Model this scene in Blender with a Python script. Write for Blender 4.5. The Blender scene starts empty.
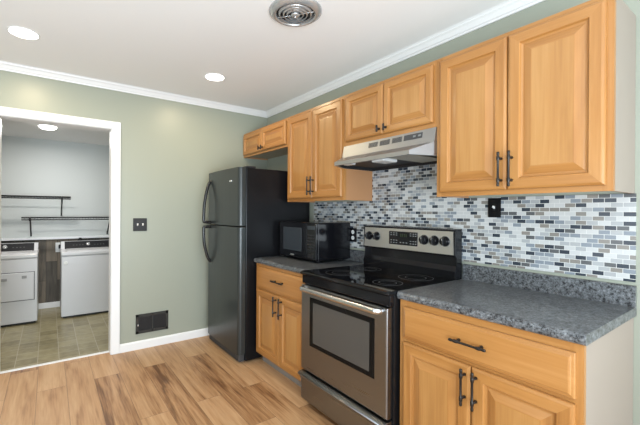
import bpy, bmesh, math, random
from mathutils import Vector, Matrix

S = bpy.context.scene
C = S.collection
random.seed(4)

# ------------------------------------------------------------------ camera
F_PX, CX, CY = 353.22, 294.99, 212.0
YAW, PITCH, ROLL = 0.6076, -0.0011, 0.0059
cy_, sy_ = math.cos(YAW), math.sin(YAW)
fwd0 = Vector((sy_, cy_, 0)); rt0 = Vector((cy_, -sy_, 0)); up0 = Vector((0, 0, 1))
fwd = fwd0 * math.cos(PITCH) + up0 * math.sin(PITCH)
up1 = up0 * math.cos(PITCH) - fwd0 * math.sin(PITCH)
rt = rt0 * math.cos(ROLL) + up1 * math.sin(ROLL)
upv = up1 * math.cos(ROLL) - rt0 * math.sin(ROLL)
cam_data = bpy.data.cameras.new('camera'); cam = bpy.data.objects.new('camera', cam_data); C.objects.link(cam)
M = Matrix((rt, upv, -fwd)).transposed().to_4x4(); M.translation = (-2.0914, -3.5857, 1.3093)
cam.matrix_world = M
cam_data.sensor_width = 36; cam_data.lens = F_PX / 640 * 36
cam_data.shift_x = (320 - CX) / 640; cam_data.shift_y = (CY - 212.5) / 640
cam_data.clip_start = 0.05
S.camera = cam

# ------------------------------------------------------------------ world, lights, exposure
wd = bpy.data.worlds.new('daylight'); S.world = wd; wd.use_nodes = True
bg = wd.node_tree.nodes['Background']; bg.inputs[0].default_value = (0.90, 0.96, 1.0, 1); bg.inputs[1].default_value = 0.95


def area(name, loc, target, sx, sy, power, col, shape='RECTANGLE', spread=math.pi):
    l = bpy.data.lights.new(name, 'AREA'); l.shape = shape; l.size = sx; l.size_y = sy
    l.energy = power; l.color = col; l.spread = spread
    o = bpy.data.objects.new(name, l); C.objects.link(o); o.location = loc
    d = Vector(target) - Vector(loc)
    o.rotation_euler = d.to_track_quat('-Z', 'Y').to_euler()
    return o


area('window_daylight', (-1.9, -5.30, 1.05), (-1.9, 0, 0.55), 3.0, 1.8, 112, (0.80, 0.91, 1.0))
area('side_daylight', (-4.70, -2.7, 1.30), (0, -2.7, 0.6), 2.0, 1.5, 16, (0.88, 0.95, 1.0))
area('ceiling_fill', (-2.7, -4.3, 0.9), (-2.5, -3.4, 2.46), 2.4, 1.4, 114, (0.76, 0.895, 1.0))  # added upward fill that brightens the ceiling; no such lamp in the room
S.view_settings.view_transform = 'Standard'
S.view_settings.look = 'None'
S.view_settings.exposure = 0.0
S.view_settings.gamma = 1.0
S.view_settings.use_curve_mapping = False

# ------------------------------------------------------------------ materials


def new_mat(name):
    m = bpy.data.materials.new(name); m.use_nodes = True
    nt = m.node_tree
    return m, nt, nt.nodes['Principled BSDF']


def plain(name, col, rough=0.5, metal=0.0, spec=0.5, emit=None, estr=0.0, coat=0.0):
    m, nt, b = new_mat(name)
    b.inputs['Base Color'].default_value = (*col, 1); b.inputs['Roughness'].default_value = rough
    b.inputs['Metallic'].default_value = metal; b.inputs['Specular IOR Level'].default_value = spec
    b.inputs['Coat Weight'].default_value = coat
    if emit:
        b.inputs['Emission Color'].default_value = (*emit, 1); b.inputs['Emission Strength'].default_value = estr
    return m


def N(nt, t, **kw):
    n = nt.nodes.new(t)
    for k, v in kw.items():
        if k in n.inputs: n.inputs[k].default_value = v
        else: setattr(n, k, v)
    return n


def L(nt, a, ao, b, bi): nt.links.new(a.outputs[ao], b.inputs[bi])


def ramp(nt, stops, interp='LINEAR'):
    r = nt.nodes.new('ShaderNodeValToRGB'); cr = r.color_ramp; cr.interpolation = interp
    while len(cr.elements) < len(stops): cr.elements.new(0.5)
    for e, (p, c) in zip(cr.elements, stops): e.position = p; e.color = (*c, 1)
    return r


def wood(name, dark, mid, light, axis, rough=0.33):
    m, nt, b = new_mat(name)
    tc = N(nt, 'ShaderNodeTexCoord'); oi = N(nt, 'ShaderNodeObjectInfo')
    mul = N(nt, 'ShaderNodeMath', operation='MULTIPLY'); mul.inputs[1].default_value = 37.0
    add = N(nt, 'ShaderNodeVectorMath', operation='ADD')
    L(nt, oi, 'Random', mul, 0); L(nt, tc, 'Object', add, 0); L(nt, mul, 0, add, 1)
    sc = [9.0, 9.0, 9.0]; sc[axis] = 0.9
    mp = N(nt, 'ShaderNodeMapping'); mp.inputs['Scale'].default_value = sc
    L(nt, add, 0, mp, 'Vector')
    n1 = N(nt, 'ShaderNodeTexNoise'); n1.inputs['Scale'].default_value = 1.0; n1.inputs['Detail'].default_value = 5; n1.inputs['Distortion'].default_value = 1.2
    sc2 = [130.0, 130.0, 130.0]; sc2[axis] = 3.0
    mp2 = N(nt, 'ShaderNodeMapping'); mp2.inputs['Scale'].default_value = sc2
    L(nt, add, 0, mp2, 'Vector')
    n2 = N(nt, 'ShaderNodeTexNoise'); n2.inputs['Scale'].default_value = 1.0; n2.inputs['Detail'].default_value = 2
    L(nt, mp, 0, n1, 'Vector'); L(nt, mp2, 0, n2, 'Vector')
    mx = N(nt, 'ShaderNodeMix', data_type='FLOAT'); mx.inputs[0].default_value = 0.3
    L(nt, n1, 'Fac', mx, 2); L(nt, n2, 'Fac', mx, 3)
    r = ramp(nt, [(0.28, dark), (0.5, mid), (0.72, light)])
    L(nt, mx, 0, r, 0); L(nt, r, 0, b, 'Base Color')
    b.inputs['Roughness'].default_value = rough; b.inputs['Coat Weight'].default_value = 0.15; b.inputs['Coat Roughness'].default_value = 0.2
    return m


def swizzle(nt, order):
    tc = N(nt, 'ShaderNodeTexCoord'); sp = N(nt, 'ShaderNodeSeparateXYZ'); cb = N(nt, 'ShaderNodeCombineXYZ')
    L(nt, tc, 'Object', sp, 0)
    for i, a in enumerate(order): L(nt, sp, a, cb, i)
    return tc, cb


def brick(nt, vec, w, h, mortar, offset=0.5, freq=2):
    bt = N(nt, 'ShaderNodeTexBrick'); bt.offset = offset; bt.offset_frequency = freq
    bt.inputs['Color1'].default_value = (0, 0, 0, 1); bt.inputs['Color2'].default_value = (1, 1, 1, 1)
    bt.inputs['Mortar'].default_value = (0, 0, 0, 1)
    bt.inputs['Scale'].default_value = 1; bt.inputs['Mortar Size'].default_value = mortar
    bt.inputs['Mortar Smooth'].default_value = 0.1
    bt.inputs['Brick Width'].default_value = w; bt.inputs['Row Height'].default_value = h
    L(nt, vec, 0, bt, 'Vector')
    return bt


def mixcol(nt, fac, a, b, mode='MIX'):
    mx = N(nt, 'ShaderNodeMix', data_type='RGBA', blend_type=mode)
    def put(s, v):
        if isinstance(v, tuple) and not isinstance(v[0], bpy.types.Node): mx.inputs[s].default_value = (*v, 1)
        else: nt.links.new(v[0].outputs[v[1]], mx.inputs[s])
    if isinstance(fac, float): mx.inputs[0].default_value = fac
    else: nt.links.new(fac[0].outputs[fac[1]], mx.inputs[0])
    put(6, a); put(7, b)
    return mx


def mosaic_mat():
    m, nt, b = new_mat('glass_mosaic')
    tc, v = swizzle(nt, ['Y', 'Z'])
    bt = brick(nt, v, 0.0432, 0.0209, 0.0012)
    def mth(op, a, b_=None):
        n = N(nt, 'ShaderNodeMath', operation=op)
        for k, q in enumerate((a, b_)):
            if q is None: continue
            if isinstance(q, tuple): nt.links.new(q[0].outputs[q[1]], n.inputs[k])
            else: n.inputs[k].default_value = q
        return (n, 0)
    sp = N(nt, 'ShaderNodeSeparateXYZ'); L(nt, v, 0, sp, 0)
    row = mth('FLOOR', mth('DIVIDE', (sp, 'Y'), 0.0209))
    par = mth('SUBTRACT', 1.0, mth('FLOORED_MODULO', row, 2.0))
    col = mth('FLOOR', mth('ADD', mth('DIVIDE', (sp, 'X'), 0.0432), mth('MULTIPLY', par, 0.5)))
    cv = N(nt, 'ShaderNodeCombineXYZ')
    nt.links.new(col[0].outputs[0], cv.inputs[0]); nt.links.new(row[0].outputs[0], cv.inputs[1])
    wn = N(nt, 'ShaderNodeTexWhiteNoise', noise_dimensions='2D'); L(nt, cv, 0, wn, 'Vector')
    r = ramp(nt, [(0.0, (0.51, 0.52, 0.52)), (0.30, (0.36, 0.375, 0.385)), (0.49, (0.215, 0.245, 0.28)), (0.64, (0.225, 0.21, 0.19)), (0.80, (0.10, 0.105, 0.11)), (0.86, (0.036, 0.046, 0.062))], 'CONSTANT')
    L(nt, wn, 'Value', r, 0)
    mx = mixcol(nt, (bt, 'Fac'), (r, 0), (0.60, 0.605, 0.59))
    L(nt, mx, 2, b, 'Base Color')
    rr = N(nt, 'ShaderNodeMapRange'); rr.inputs['To Min'].default_value = 0.12; rr.inputs['To Max'].default_value = 0.7
    L(nt, bt, 'Fac', rr, 0); L(nt, rr, 0, b, 'Roughness')
    bp = N(nt, 'ShaderNodeBump'); bp.invert = True; bp.inputs['Strength'].default_value = 0.3; bp.inputs['Distance'].default_value = 0.001
    L(nt, bt, 'Fac', bp, 'Height'); L(nt, bp, 0, b, 'Normal')
    return m


def plank_floor_mat():
    m, nt, b = new_mat('vinyl_plank')
    tc, v = swizzle(nt, ['Y', 'X'])
    bt = brick(nt, v, 1.22, 0.18, 0.0011, 0.37, 2)
    # every plank gets its own slice of grain
    mulr = N(nt, 'ShaderNodeVectorMath', operation='SCALE'); mulr.inputs['Scale'].default_value = 23.0
    L(nt, bt, 'Color', mulr, 0)
    add = N(nt, 'ShaderNodeVectorMath', operation='ADD'); L(nt, tc, 'Object', add, 0); L(nt, mulr, 0, add, 1)
    mp = N(nt, 'ShaderNodeMapping'); mp.inputs['Scale'].default_value = (17, 1.5, 1)
    L(nt, add, 0, mp, 0)
    n1 = N(nt, 'ShaderNodeTexNoise'); n1.inputs['Scale'].default_value = 1; n1.inputs['Detail'].default_value = 6; n1.inputs['Distortion'].default_value = 0.8
    L(nt, mp, 0, n1, 'Vector')
    mp2 = N(nt, 'ShaderNodeMapping'); mp2.inputs['Scale'].default_value = (110, 5, 1)
    L(nt, add, 0, mp2, 0)
    n2 = N(nt, 'ShaderNodeTexNoise'); n2.inputs['Scale'].default_value = 1; n2.inputs['Detail'].default_value = 3
    L(nt, mp2, 0, n2, 'Vector')
    a1 = N(nt, 'ShaderNodeMath', operation='MULTIPLY'); a1.inputs[1].default_value = 0.58; L(nt, n1, 'Fac', a1, 0)
    a2 = N(nt, 'ShaderNodeMath', operation='MULTIPLY_ADD'); a2.inputs[1].default_value = 0.28; L(nt, n2, 'Fac', a2, 0); L(nt, a1, 0, a2, 2)
    a3 = N(nt, 'ShaderNodeMath', operation='MULTIPLY_ADD'); a3.inputs[1].default_value = 0.24; L(nt, bt, 'Color', a3, 0); L(nt, a2, 0, a3, 2)
    r = ramp(nt, [(0.36, (0.15, 0.066, 0.026)), (0.45, (0.315, 0.160, 0.070)), (0.55, (0.455, 0.258, 0.125)), (0.74, (0.58, 0.365, 0.20))])
    L(nt, a3, 0, r, 0)
    mx = mixcol(nt, (bt, 'Fac'), (r, 0), (0.14, 0.075, 0.04))
    L(nt, mx, 2, b, 'Base Color'); b.inputs['Roughness'].default_value = 0.42
    return m


def laundry_tile_mat():
    m, nt, b = new_mat('laundry_tile')
    tc, v = swizzle(nt, ['X', 'Y'])
    bt = brick(nt, v, 0.155, 0.155, 0.003, 0.0, 2)
    n1 = N(nt, 'ShaderNodeTexNoise'); n1.inputs['Scale'].default_value = 14; n1.inputs['Detail'].default_value = 4
    L(nt, tc, 'Object', n1, 'Vector')
    a = N(nt, 'ShaderNodeMath', operation='MULTIPLY_ADD'); a.inputs[1].default_value = 0.45; L(nt, bt, 'Color', a, 0); L(nt, n1, 'Fac', a, 2)
    r = ramp(nt, [(0.35, (0.195, 0.165, 0.085)), (0.95, (0.35, 0.305, 0.180))]); L(nt, a, 0, r, 0)
    mx = mixcol(nt, (bt, 'Fac'), (r, 0), (0.42, 0.38, 0.28))
    L(nt, mx, 2, b, 'Base Color'); b.inputs['Roughness'].default_value = 0.35
    return m


def barn_plank_mat():
    m, nt, b = new_mat('weathered_planks')
    tc, v = swizzle(nt, ['Z', 'X'])
    bt = brick(nt, v, 0.62, 0.125, 0.002, 0.41, 2)
    mp = N(nt, 'ShaderNodeMapping'); mp.inputs['Scale'].default_value = (26, 1, 3)
    L(nt, tc, 'Object', mp, 0)
    n1 = N(nt, 'ShaderNodeTexNoise'); n1.inputs['Scale'].default_value = 1; n1.inputs['Detail'].default_value = 6; n1.inputs['Distortion'].default_value = 1
    L(nt, mp, 0, n1, 'Vector')
    a = N(nt, 'ShaderNodeMath', operation='MULTIPLY_ADD'); a.inputs[1].default_value = 0.6; L(nt, bt, 'Color', a, 0); L(nt, n1, 'Fac', a, 2)
    r = ramp(nt, [(0.3, (0.045, 0.040, 0.034)), (0.7, (0.105, 0.092, 0.075)), (1.1, (0.20, 0.165, 0.125))]); L(nt, a, 0, r, 0)
    mx = mixcol(nt, (bt, 'Fac'), (r, 0), (0.03, 0.026, 0.022))
    L(nt, mx, 2, b, 'Base Color'); b.inputs['Roughness'].default_value = 0.7
    return m


def laminate_mat():
    m, nt, b = new_mat('speckled_laminate')
    tc = N(nt, 'ShaderNodeTexCoord')
    n1 = N(nt, 'ShaderNodeTexNoise'); n1.inputs['Scale'].default_value = 105; n1.inputs['Detail'].default_value = 3; n1.inputs['Roughness'].default_value = 0.65; n1.inputs['Distortion'].default_value = 0.6
    n2 = N(nt, 'ShaderNodeTexNoise'); n2.inputs['Scale'].default_value = 40; n2.inputs['Detail'].default_value = 4
    L(nt, tc, 'Object', n1, 'Vector'); L(nt, tc, 'Object', n2, 'Vector')
    a = N(nt, 'ShaderNodeMath', operation='MULTIPLY_ADD'); a.inputs[1].default_value = 0.35
    L(nt, n2, 'Fac', a, 0)
    mlt = N(nt, 'ShaderNodeMath', operation='MULTIPLY'); mlt.inputs[1].default_value = 0.75; L(nt, n1, 'Fac', mlt, 0); L(nt, mlt, 0, a, 2)
    r = ramp(nt, [(0.46, (0.012, 0.013, 0.016)), (0.50, (0.075, 0.078, 0.082)), (0.58, (0.115, 0.122, 0.130)), (0.70, (0.22, 0.235, 0.25))])
    L(nt, a, 0, r, 0); L(nt, r, 0, b, 'Base Color')
    b.inputs['Roughness'].default_value = 0.28
    return m


def brushed(name, col, rough, axis_scale):
    m, nt, b = new_mat(name)
    tc = N(nt, 'ShaderNodeTexCoord'); mp = N(nt, 'ShaderNodeMapping'); mp.inputs['Scale'].default_value = axis_scale
    L(nt, tc, 'Object', mp, 0)
    n1 = N(nt, 'ShaderNodeTexNoise'); n1.inputs['Scale'].default_value = 1; n1.inputs['Detail'].default_value = 3
    L(nt, mp, 0, n1, 'Vector')
    rr = N(nt, 'ShaderNodeMapRange'); rr.inputs['To Min'].default_value = rough - 0.07; rr.inputs['To Max'].default_value = rough + 0.07
    L(nt, n1, 'Fac', rr, 0); L(nt, rr, 0, b, 'Roughness')
    b.inputs['Metallic'].default_value = 1; b.inputs['Base Color'].default_value = (*col, 1)
    return m


def paint(name, col, rough=0.5):
    m, nt, b = new_mat(name)
    tc = N(nt, 'ShaderNodeTexCoord'); n1 = N(nt, 'ShaderNodeTexNoise'); n1.inputs['Scale'].default_value = 220; n1.inputs['Detail'].default_value = 2
    L(nt, tc, 'Object', n1, 'Vector')
    bp = N(nt, 'ShaderNodeBump'); bp.inputs['Strength'].default_value = 0.06; bp.inputs['Distance'].default_value = 0.001
    L(nt, n1, 'Fac', bp, 'Height'); L(nt, bp, 0, b, 'Normal')
    b.inputs['Base Color'].default_value = (*col, 1); b.inputs['Roughness'].default_value = rough
    return m


MAT = dict(
    wall=paint('sage_wall_paint', (0.325, 0.343, 0.282), 0.36),
    laundry=paint('pale_grey_green_paint', (0.575, 0.60, 0.585), 0.55),
    ceiling=paint('white_ceiling_paint', (0.87, 0.87, 0.87), 0.7),
    trim=plain('white_trim_paint', (0.82, 0.82, 0.82), 0.35),
    floor=plank_floor_mat(), ltile=laundry_tile_mat(), barn=barn_plank_mat(), mosaic=mosaic_mat(), laminate=laminate_mat(),
    wood_v=wood('maple_upright', (0.300, 0.124, 0.031), (0.395, 0.178, 0.048), (0.465, 0.228, 0.074), 2),
    wood_h=wood('maple_level', (0.300, 0.124, 0.031), (0.395, 0.178, 0.048), (0.465, 0.228, 0.074), 1),
    wood_panel=wood('maple_panel', (0.325, 0.145, 0.041), (0.415, 0.202, 0.061), (0.480, 0.255, 0.088), 2),
    wood_side=plain('maple_veneer_side', (0.42, 0.21, 0.095), 0.45),
    greige=plain('greige_veneer', (0.325, 0.270, 0.225), 0.45),
    underside=plain('pale_underside', (0.44, 0.36, 0.26), 0.6),
    bronze=plain('dark_bronze', (0.030, 0.026, 0.024), 0.32, 0.6),
    steel=brushed('stainless_steel', (0.255, 0.26, 0.27), 0.30, (4, 3, 160)),
    hood_steel=brushed('hood_steel', (0.38, 0.39, 0.40), 0.46, (4, 3, 160)),
    panel_steel=brushed('panel_steel', (0.66, 0.64, 0.62), 0.40, (4, 3, 160)),
    steel_h=plain('bright_steel', (0.60, 0.60, 0.60), 0.27, 1.0),
    chrome=plain('satin_chrome', (0.50, 0.50, 0.50), 0.25, 0.6),
    black_gloss=plain('black_gloss', (0.006, 0.006, 0.0075), 0.12, 0, 0.28),
    black_glass=plain('black_ceramic_glass', (0.004, 0.004, 0.005), 0.05, 0, 0.42),
    black_door=plain('black_appliance_door', (0.022, 0.027, 0.027), 0.30, 0, 0.6),
    black_side=plain('black_appliance_side', (0.007, 0.007, 0.008), 0.28, 0, 0.22),
    black_matte=plain('black_matte', (0.012, 0.012, 0.013), 0.55),
    black_handle=plain('black_handle', (0.012, 0.012, 0.013), 0.25),
    dark_grey=plain('dark_grey', (0.05, 0.052, 0.055), 0.4),
    console_black=plain('console_black', (0.018, 0.018, 0.02), 0.5, 0, 0.2),
    register_frame=plain('register_frame', (0.035, 0.033, 0.030), 0.5, 0, 0.3),
    key_dark=plain('key_dark', (0.022, 0.022, 0.024), 0.5, 0, 0.2),
    grey=plain('mid_grey', (0.30, 0.30, 0.30), 0.45),
    silver=plain('silver_badge', (0.75, 0.75, 0.76), 0.25, 0.8),
    window_black=plain('window_black', (0.006, 0.006, 0.006), 0.2, 0, 0.12),
    oven_glass=plain('oven_glass', (0.070, 0.067, 0.062), 0.12, 0, 0.4),
    mw_glass=plain('microwave_window', (0.030, 0.036, 0.043), 0.18),
    white_enamel=plain('white_enamel', (0.65, 0.65, 0.665), 0.25),
    white_plastic=plain('white_plastic', (0.80, 0.80, 0.78), 0.35),
    lens=plain('light_lens', (0.50, 0.50, 0.49), 0.3),
    filter=brushed('filter_mesh', (0.50, 0.46, 0.38), 0.42, (150, 150, 20)),
    lamp=plain('lamp_face', (1, 1, 1), 0.5, emit=(1.0, 0.97, 0.90), estr=6.0),
    display=plain('green_digits', (0.0, 0.0, 0.0), 0.3, emit=(0.35, 0.6, 0.25), estr=0.04),
    mark=plain('pale_print', (0.22, 0.225, 0.22), 0.5),
    grey_strip=plain('grey_toe_strip', (0.24, 0.22, 0.20), 0.5),
)

# ------------------------------------------------------------------ mesh helpers


class MB:
    """collects shapes into one bmesh, linked as one mesh object"""
    def __init__(self): self.bm = bmesh.new()

    def _faces_mat(self, faces, mi):
        for f in faces: f.material_index = mi

    def box(self, x0, x1, y0, y1, z0, z1, bev=0.0, mi=0, seg=2):
        x0, x1 = sorted((x0, x1)); y0, y1 = sorted((y0, y1)); z0, z1 = sorted((z0, z1))
        b = self.bm
        vs = [b.verts.new((x, y, z)) for x in (x0, x1) for y in (y0, y1) for z in (z0, z1)]
        idx = [(0, 1, 3, 2), (4, 6, 7, 5), (0, 4, 5, 1), (2, 3, 7, 6), (0, 2, 6, 4), (1, 5, 7, 3)]
        fs = [b.faces.new([vs[i] for i in q]) for q in idx]
        self._faces_mat(fs, mi)
        if bev > 0:
            es = list({e for f in fs for e in f.edges})
            r = bmesh.ops.bevel(b, geom=es, offset=bev, segments=seg, profile=0.5, affect='EDGES')
            self._faces_mat(r['faces'], mi)
        return self

    def prism(self, pts, axis, a0, a1, mi=0, bev=0.0):
        """polygon pts given in the two other axes (in xyz order), extruded along axis"""
        def mk(p, a):
            q = list(p); q.insert(axis, a); return tuple(q)
        b = self.bm
        v0 = [b.verts.new(mk(p, a0)) for p in pts]; v1 = [b.verts.new(mk(p, a1)) for p in pts]
        n = len(pts); fs = [b.faces.new(v0), b.faces.new(v1[::-1])]
        for i in range(n): fs.append(b.faces.new([v0[i], v0[(i + 1) % n], v1[(i + 1) % n], v1[i]]))
        self._faces_mat(fs, mi)
        if bev > 0:
            es = list(fs[0].edges) + list(fs[1].edges)
            r = bmesh.ops.bevel(b, geom=es, offset=bev, segments=2, profile=0.5, affect='EDGES'); self._faces_mat(r['faces'], mi)
        return self

    def hull(self, bottom, top, mi=0):
        """loft between two 3-D loops of equal length, capped"""
        b = self.bm
        v0 = [b.verts.new(p) for p in bottom]; v1 = [b.verts.new(p) for p in top]; n = len(v0)
        fs = [b.faces.new(v0[::-1]), b.faces.new(v1)]
        for i in range(n): fs.append(b.faces.new([v0[i], v0[(i + 1) % n], v1[(i + 1) % n], v1[i]]))
        self._faces_mat(fs, mi); return self

    def tube(self, pts, r, seg=12, mi=0, closed=False, rb=None):
        """tube along pts; r may be a list; rb = second radius (oval)"""
        b = self.bm; pts = [Vector(p) for p in pts]; n = len(pts)
        rs = r if isinstance(r, (list, tuple)) else [r] * n
        rings = []; prev = None
        for i, p in enumerate(pts):
            if closed: t = (pts[(i + 1) % n] - pts[i - 1]).normalized()
            else:
                a = pts[max(i - 1, 0)]; c = pts[min(i + 1, n - 1)]; t = (c - a).normalized()
            if prev is None:
                ref = Vector((0, 0, 1)) if abs(t.z) < 0.9 else Vector((0, 1, 0))
                u = t.cross(ref).normalized()
            else:
                u = (prev - t * prev.dot(t)).normalized()
            prev = u; w = t.cross(u)
            k = 1.0 if rb is None else rb
            rings.append([b.verts.new(p + u * (math.cos(2 * math.pi * j / seg) * rs[i]) + w * (math.sin(2 * math.pi * j / seg) * rs[i] * k)) for j in range(seg)])
        fs = []
        for i in range(n if closed else n - 1):
            a, c = rings[i], rings[(i + 1) % n]
            for j in range(seg): fs.append(b.faces.new([a[j], a[(j + 1) % seg], c[(j + 1) % seg], c[j]]))
        if not closed: fs += [b.faces.new(rings[0][::-1]), b.faces.new(rings[-1])]
        self._faces_mat(fs, mi)
        for f in fs: f.smooth = len(f.verts) == 4
        return self

    def lathe(self, prof, origin, axis, seg=32, mi=0, cap=True):
        """prof = [(radius, along)] around origin along axis"""
        b = self.bm; o = Vector(origin); ax = Vector(axis).normalized()
        ref = Vector((0, 0, 1)) if abs(ax.z) < 0.9 else Vector((0, 1, 0))
        u = ax.cross(ref).normalized(); w = ax.cross(u); rings = []
        for r, h in prof:
            rings.append([b.verts.new(o + ax * h + u * (math.cos(2 * math.pi * j / seg) * r) + w * (math.sin(2 * math.pi * j / seg) * r)) for j in range(seg)])
        fs = []
        for a, c in zip(rings, rings[1:]):
            for j in range(seg): fs.append(b.faces.new([a[j], a[(j + 1) % seg], c[(j + 1) % seg], c[j]]))
        for f in fs: f.smooth = True
        if cap: fs += [b.faces.new(rings[0][::-1]), b.faces.new(rings[-1])]
        self._faces_mat(fs, mi); return self

    def rings_panel(self, xf, y0, y1, z0, z1, rings, thick, mi_v=0, mi_h=1, mi_c=None):
        """a door or drawer leaf facing -X: rings = [(inset, depth behind xf)], mitred, last ring filled"""
        b = self.bm; y0, y1 = sorted((y0, y1)); loops = []
        loops.append([b.verts.new(p) for p in ((xf + thick, y0, z0), (xf + thick, y1, z0), (xf + thick, y1, z1), (xf + thick, y0, z1))])
        for ins, d in rings:
            loops.append([b.verts.new(p) for p in ((xf + d, y0 + ins, z0 + ins), (xf + d, y1 - ins, z0 + ins), (xf + d, y1 - ins, z1 - ins), (xf + d, y0 + ins, z1 - ins))])
        for a, c in zip(loops, loops[1:]):
            for j in range(4):
                f = b.faces.new([a[j], a[(j + 1) % 4], c[(j + 1) % 4], c[j]]); f.material_index = mi_h if j in (0, 2) else mi_v
        f = b.faces.new(loops[-1]); f.material_index = mi_v if mi_c is None else mi_c
        f = b.faces.new(loops[0][::-1]); f.material_index = mi_v
        return self

    def build(self, name, mats, parent=None):
        bmesh.ops.recalc_face_normals(self.bm, faces=self.bm.faces[:])
        org = Vector((0, 0, 0)); r = parent
        while r is not None: org += r.location; r = r.parent
        if parent is None:
            xs = [v.co for v in self.bm.verts]
            org = Vector(((min(v.x for v in xs) + max(v.x for v in xs)) / 2, (min(v.y for v in xs) + max(v.y for v in xs)) / 2, min(v.z for v in xs)))
        bmesh.ops.translate(self.bm, verts=self.bm.verts[:], vec=-org)
        me = bpy.data.meshes.new(name); self.bm.to_mesh(me); self.bm.free()
        for m in (mats if isinstance(mats, (list, tuple)) else [mats]): me.materials.append(MAT[m])
        o = bpy.data.objects.new(name, me); C.objects.link(o)
        if parent is None: o.location = org
        else: o.parent = parent
        return o


def tag(o, label, cat, group=None):
    o['label'] = label; o['category'] = cat
    if group: o['group'] = group
    return o


def thing(name, label, cat, loc, group=None):
    o = bpy.data.objects.new(name, None); C.objects.link(o); o.location = loc; o.empty_display_size = 0.1
    return tag(o, label, cat, group)


def struct(mb, name, mats):
    o = mb.build(name, mats); o['kind'] = 'structure'
    # keep world-aligned texture coordinates
    o.data.transform(Matrix.Translation(o.location)); o.location = (0, 0, 0)
    return o


def catmull(pts, n=8):
    P = [Vector(p) for p in pts]; out = []
    for i in range(len(P) - 1):
        a, b, c, d = P[max(i - 1, 0)], P[i], P[i + 1], P[min(i + 2, len(P) - 1)]
        for k in range(n):
            t = k / n
            out.append(0.5 * ((2 * b) + (c - a) * t + (2 * a - 5 * b + 4 * c - d) * t * t + (3 * b - a - 3 * c + d) * t ** 3))
    out.append(P[-1]); return out


# ------------------------------------------------------------------ setting
H = 2.461                                             # kitchen ceiling
LY, LH = 2.19, 2.25                                   # laundry back wall, laundry ceiling
XL, XR, DH = -2.412, -1.632, 2.046                    # door opening
YN = -5.2                                             # how far the kitchen runs towards the viewer's side

struct(MB().box(-4.6, 0.1, YN, 0.065, -0.06, 0.0), 'floor', 'floor')
struct(MB().box(-4.6, 0.1, YN, 0.12, H, H + 0.08), 'ceiling', 'ceiling')
struct(MB().box(0.0, 0.12, YN, 0.12, 0.0, H), 'wall_right', 'wall')
wb = MB()
wb.box(-4.6, XL - 0.02, 0, 0.12, 0, H).box(XR + 0.02, 0.0, 0, 0.12, 0, H).box(XL - 0.02, XR + 0.02, 0, 0.12, DH + 0.02, H)
struct(wb, 'wall_back', 'wall')


def windowed_wall(name, axis, a0, a1, wa, wb_, z0, z1, p0, p1):
    m = MB()
    for (u0, u1, v0, v1) in ((a0, wa, 0, H), (wb_, a1, 0, H), (wa, wb_, 0, z0), (wa, wb_, z1, H)):
        if axis == 0: m.box(u0, u1, p0, p1, v0, v1)
        else: m.box(p0, p1, u0, u1, v0, v1)
    return struct(m, name, 'wall')


windowed_wall('wall_front', 0, -4.6, 0.0, -3.45, -0.35, 0.2, 2.1, YN - 0.1, YN)
windowed_wall('wall_left', 1, YN, 0.0, -3.75, -1.65, 0.5, 2.1, -4.7, -4.6)

struct(MB().box(-3.7, -0.6, 0.095, LY + 0.1, -0.06, -0.001), 'floor_laundry', 'ltile')
struct(MB().box(-3.7, -0.6, 0.121, LY + 0.1, LH, LH + 0.08), 'ceiling_laundry', 'ceiling')
struct(MB().box(-3.7, -0.6, LY, LY + 0.1, 0, LH), 'wall_laundry_back', 'laundry')
struct(MB().box(-3.8, -3.7, 0.121, LY + 0.1, 0, LH), 'wall_laundry_left', 'laundry')
struct(MB().box(-0.6, -0.5, 0.121, LY + 0.1, 0, LH), 'wall_laundry_right', 'laundry')
struct(MB().box(-3.69, -0.61, LY - 0.012, LY - 0.001, 0.0, 0.918), 'wall_laundry_wainscot', 'barn')
struct(MB().box(-3.69, -0.61, LY - 0.035, LY - 0.001, 0.918, 0.95, 0.004), 'trim_1', 'trim')       # white rail over the planks
struct(MB().box(-3.69, -0.61, LY - 0.026, LY - 0.0125, 0.0, 0.075, 0.003), 'baseboard_laundry', 'trim')
struct(MB().box(XL, XR, 0.064, 0.098, 0.0, 0.008, 0.002), 'trim_2', 'trim')                        # threshold strip

# door lining and casing
dj = MB()
dj.box(XL - 0.02, XL, -0.002, 0.122, 0, DH).box(XR, XR + 0.02, -0.002, 0.122, 0, DH).box(XL - 0.02, XR + 0.02, -0.002, 0.122, DH, DH + 0.02)
cw = 0.075
for (a, b_) in ((XL - cw, XL - 0.004), (XR + 0.004, XR + cw)):
    dj.box(a, b_, -0.018, -0.0005, 0, DH + 0.004, 0.004)
dj.box(XL - cw, XR + cw, -0.018, -0.0005, DH + 0.004, DH + 0.070, 0.004)
struct(dj, 'door_1', 'trim')

# crown moulding
def crown_profile(s=1.0):
    return [(0.0, 2.403), (-0.010, 2.403), (-0.013, 2.413), (-0.020, 2.417), (-0.034, 2.438), (-0.046, 2.447), (-0.048, 2.453), (-0.060, 2.4605), (0.0, 2.4605)]
struct(MB().prism(crown_profile(), 0, -4.6, -0.0005), 'trim_crown_back', 'trim')
struct(MB().prism(crown_profile(), 1, YN, -0.0005), 'trim_crown_right', 'trim')
bb = [(0.0, 0.0), (-0.014, 0.0), (-0.014, 0.064), (-0.010, 0.072), (-0.004, 0.078), (0.0, 0.078)]
struct(MB().prism(bb, 0, XR + cw, -0.001), 'baseboard_back', 'trim')
struct(MB().prism(bb, 0, -4.6, XL - cw), 'baseboard_back_left', 'trim')
struct(MB().prism(bb, 1, YN, -3.19), 'baseboard_right', 'trim')

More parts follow.
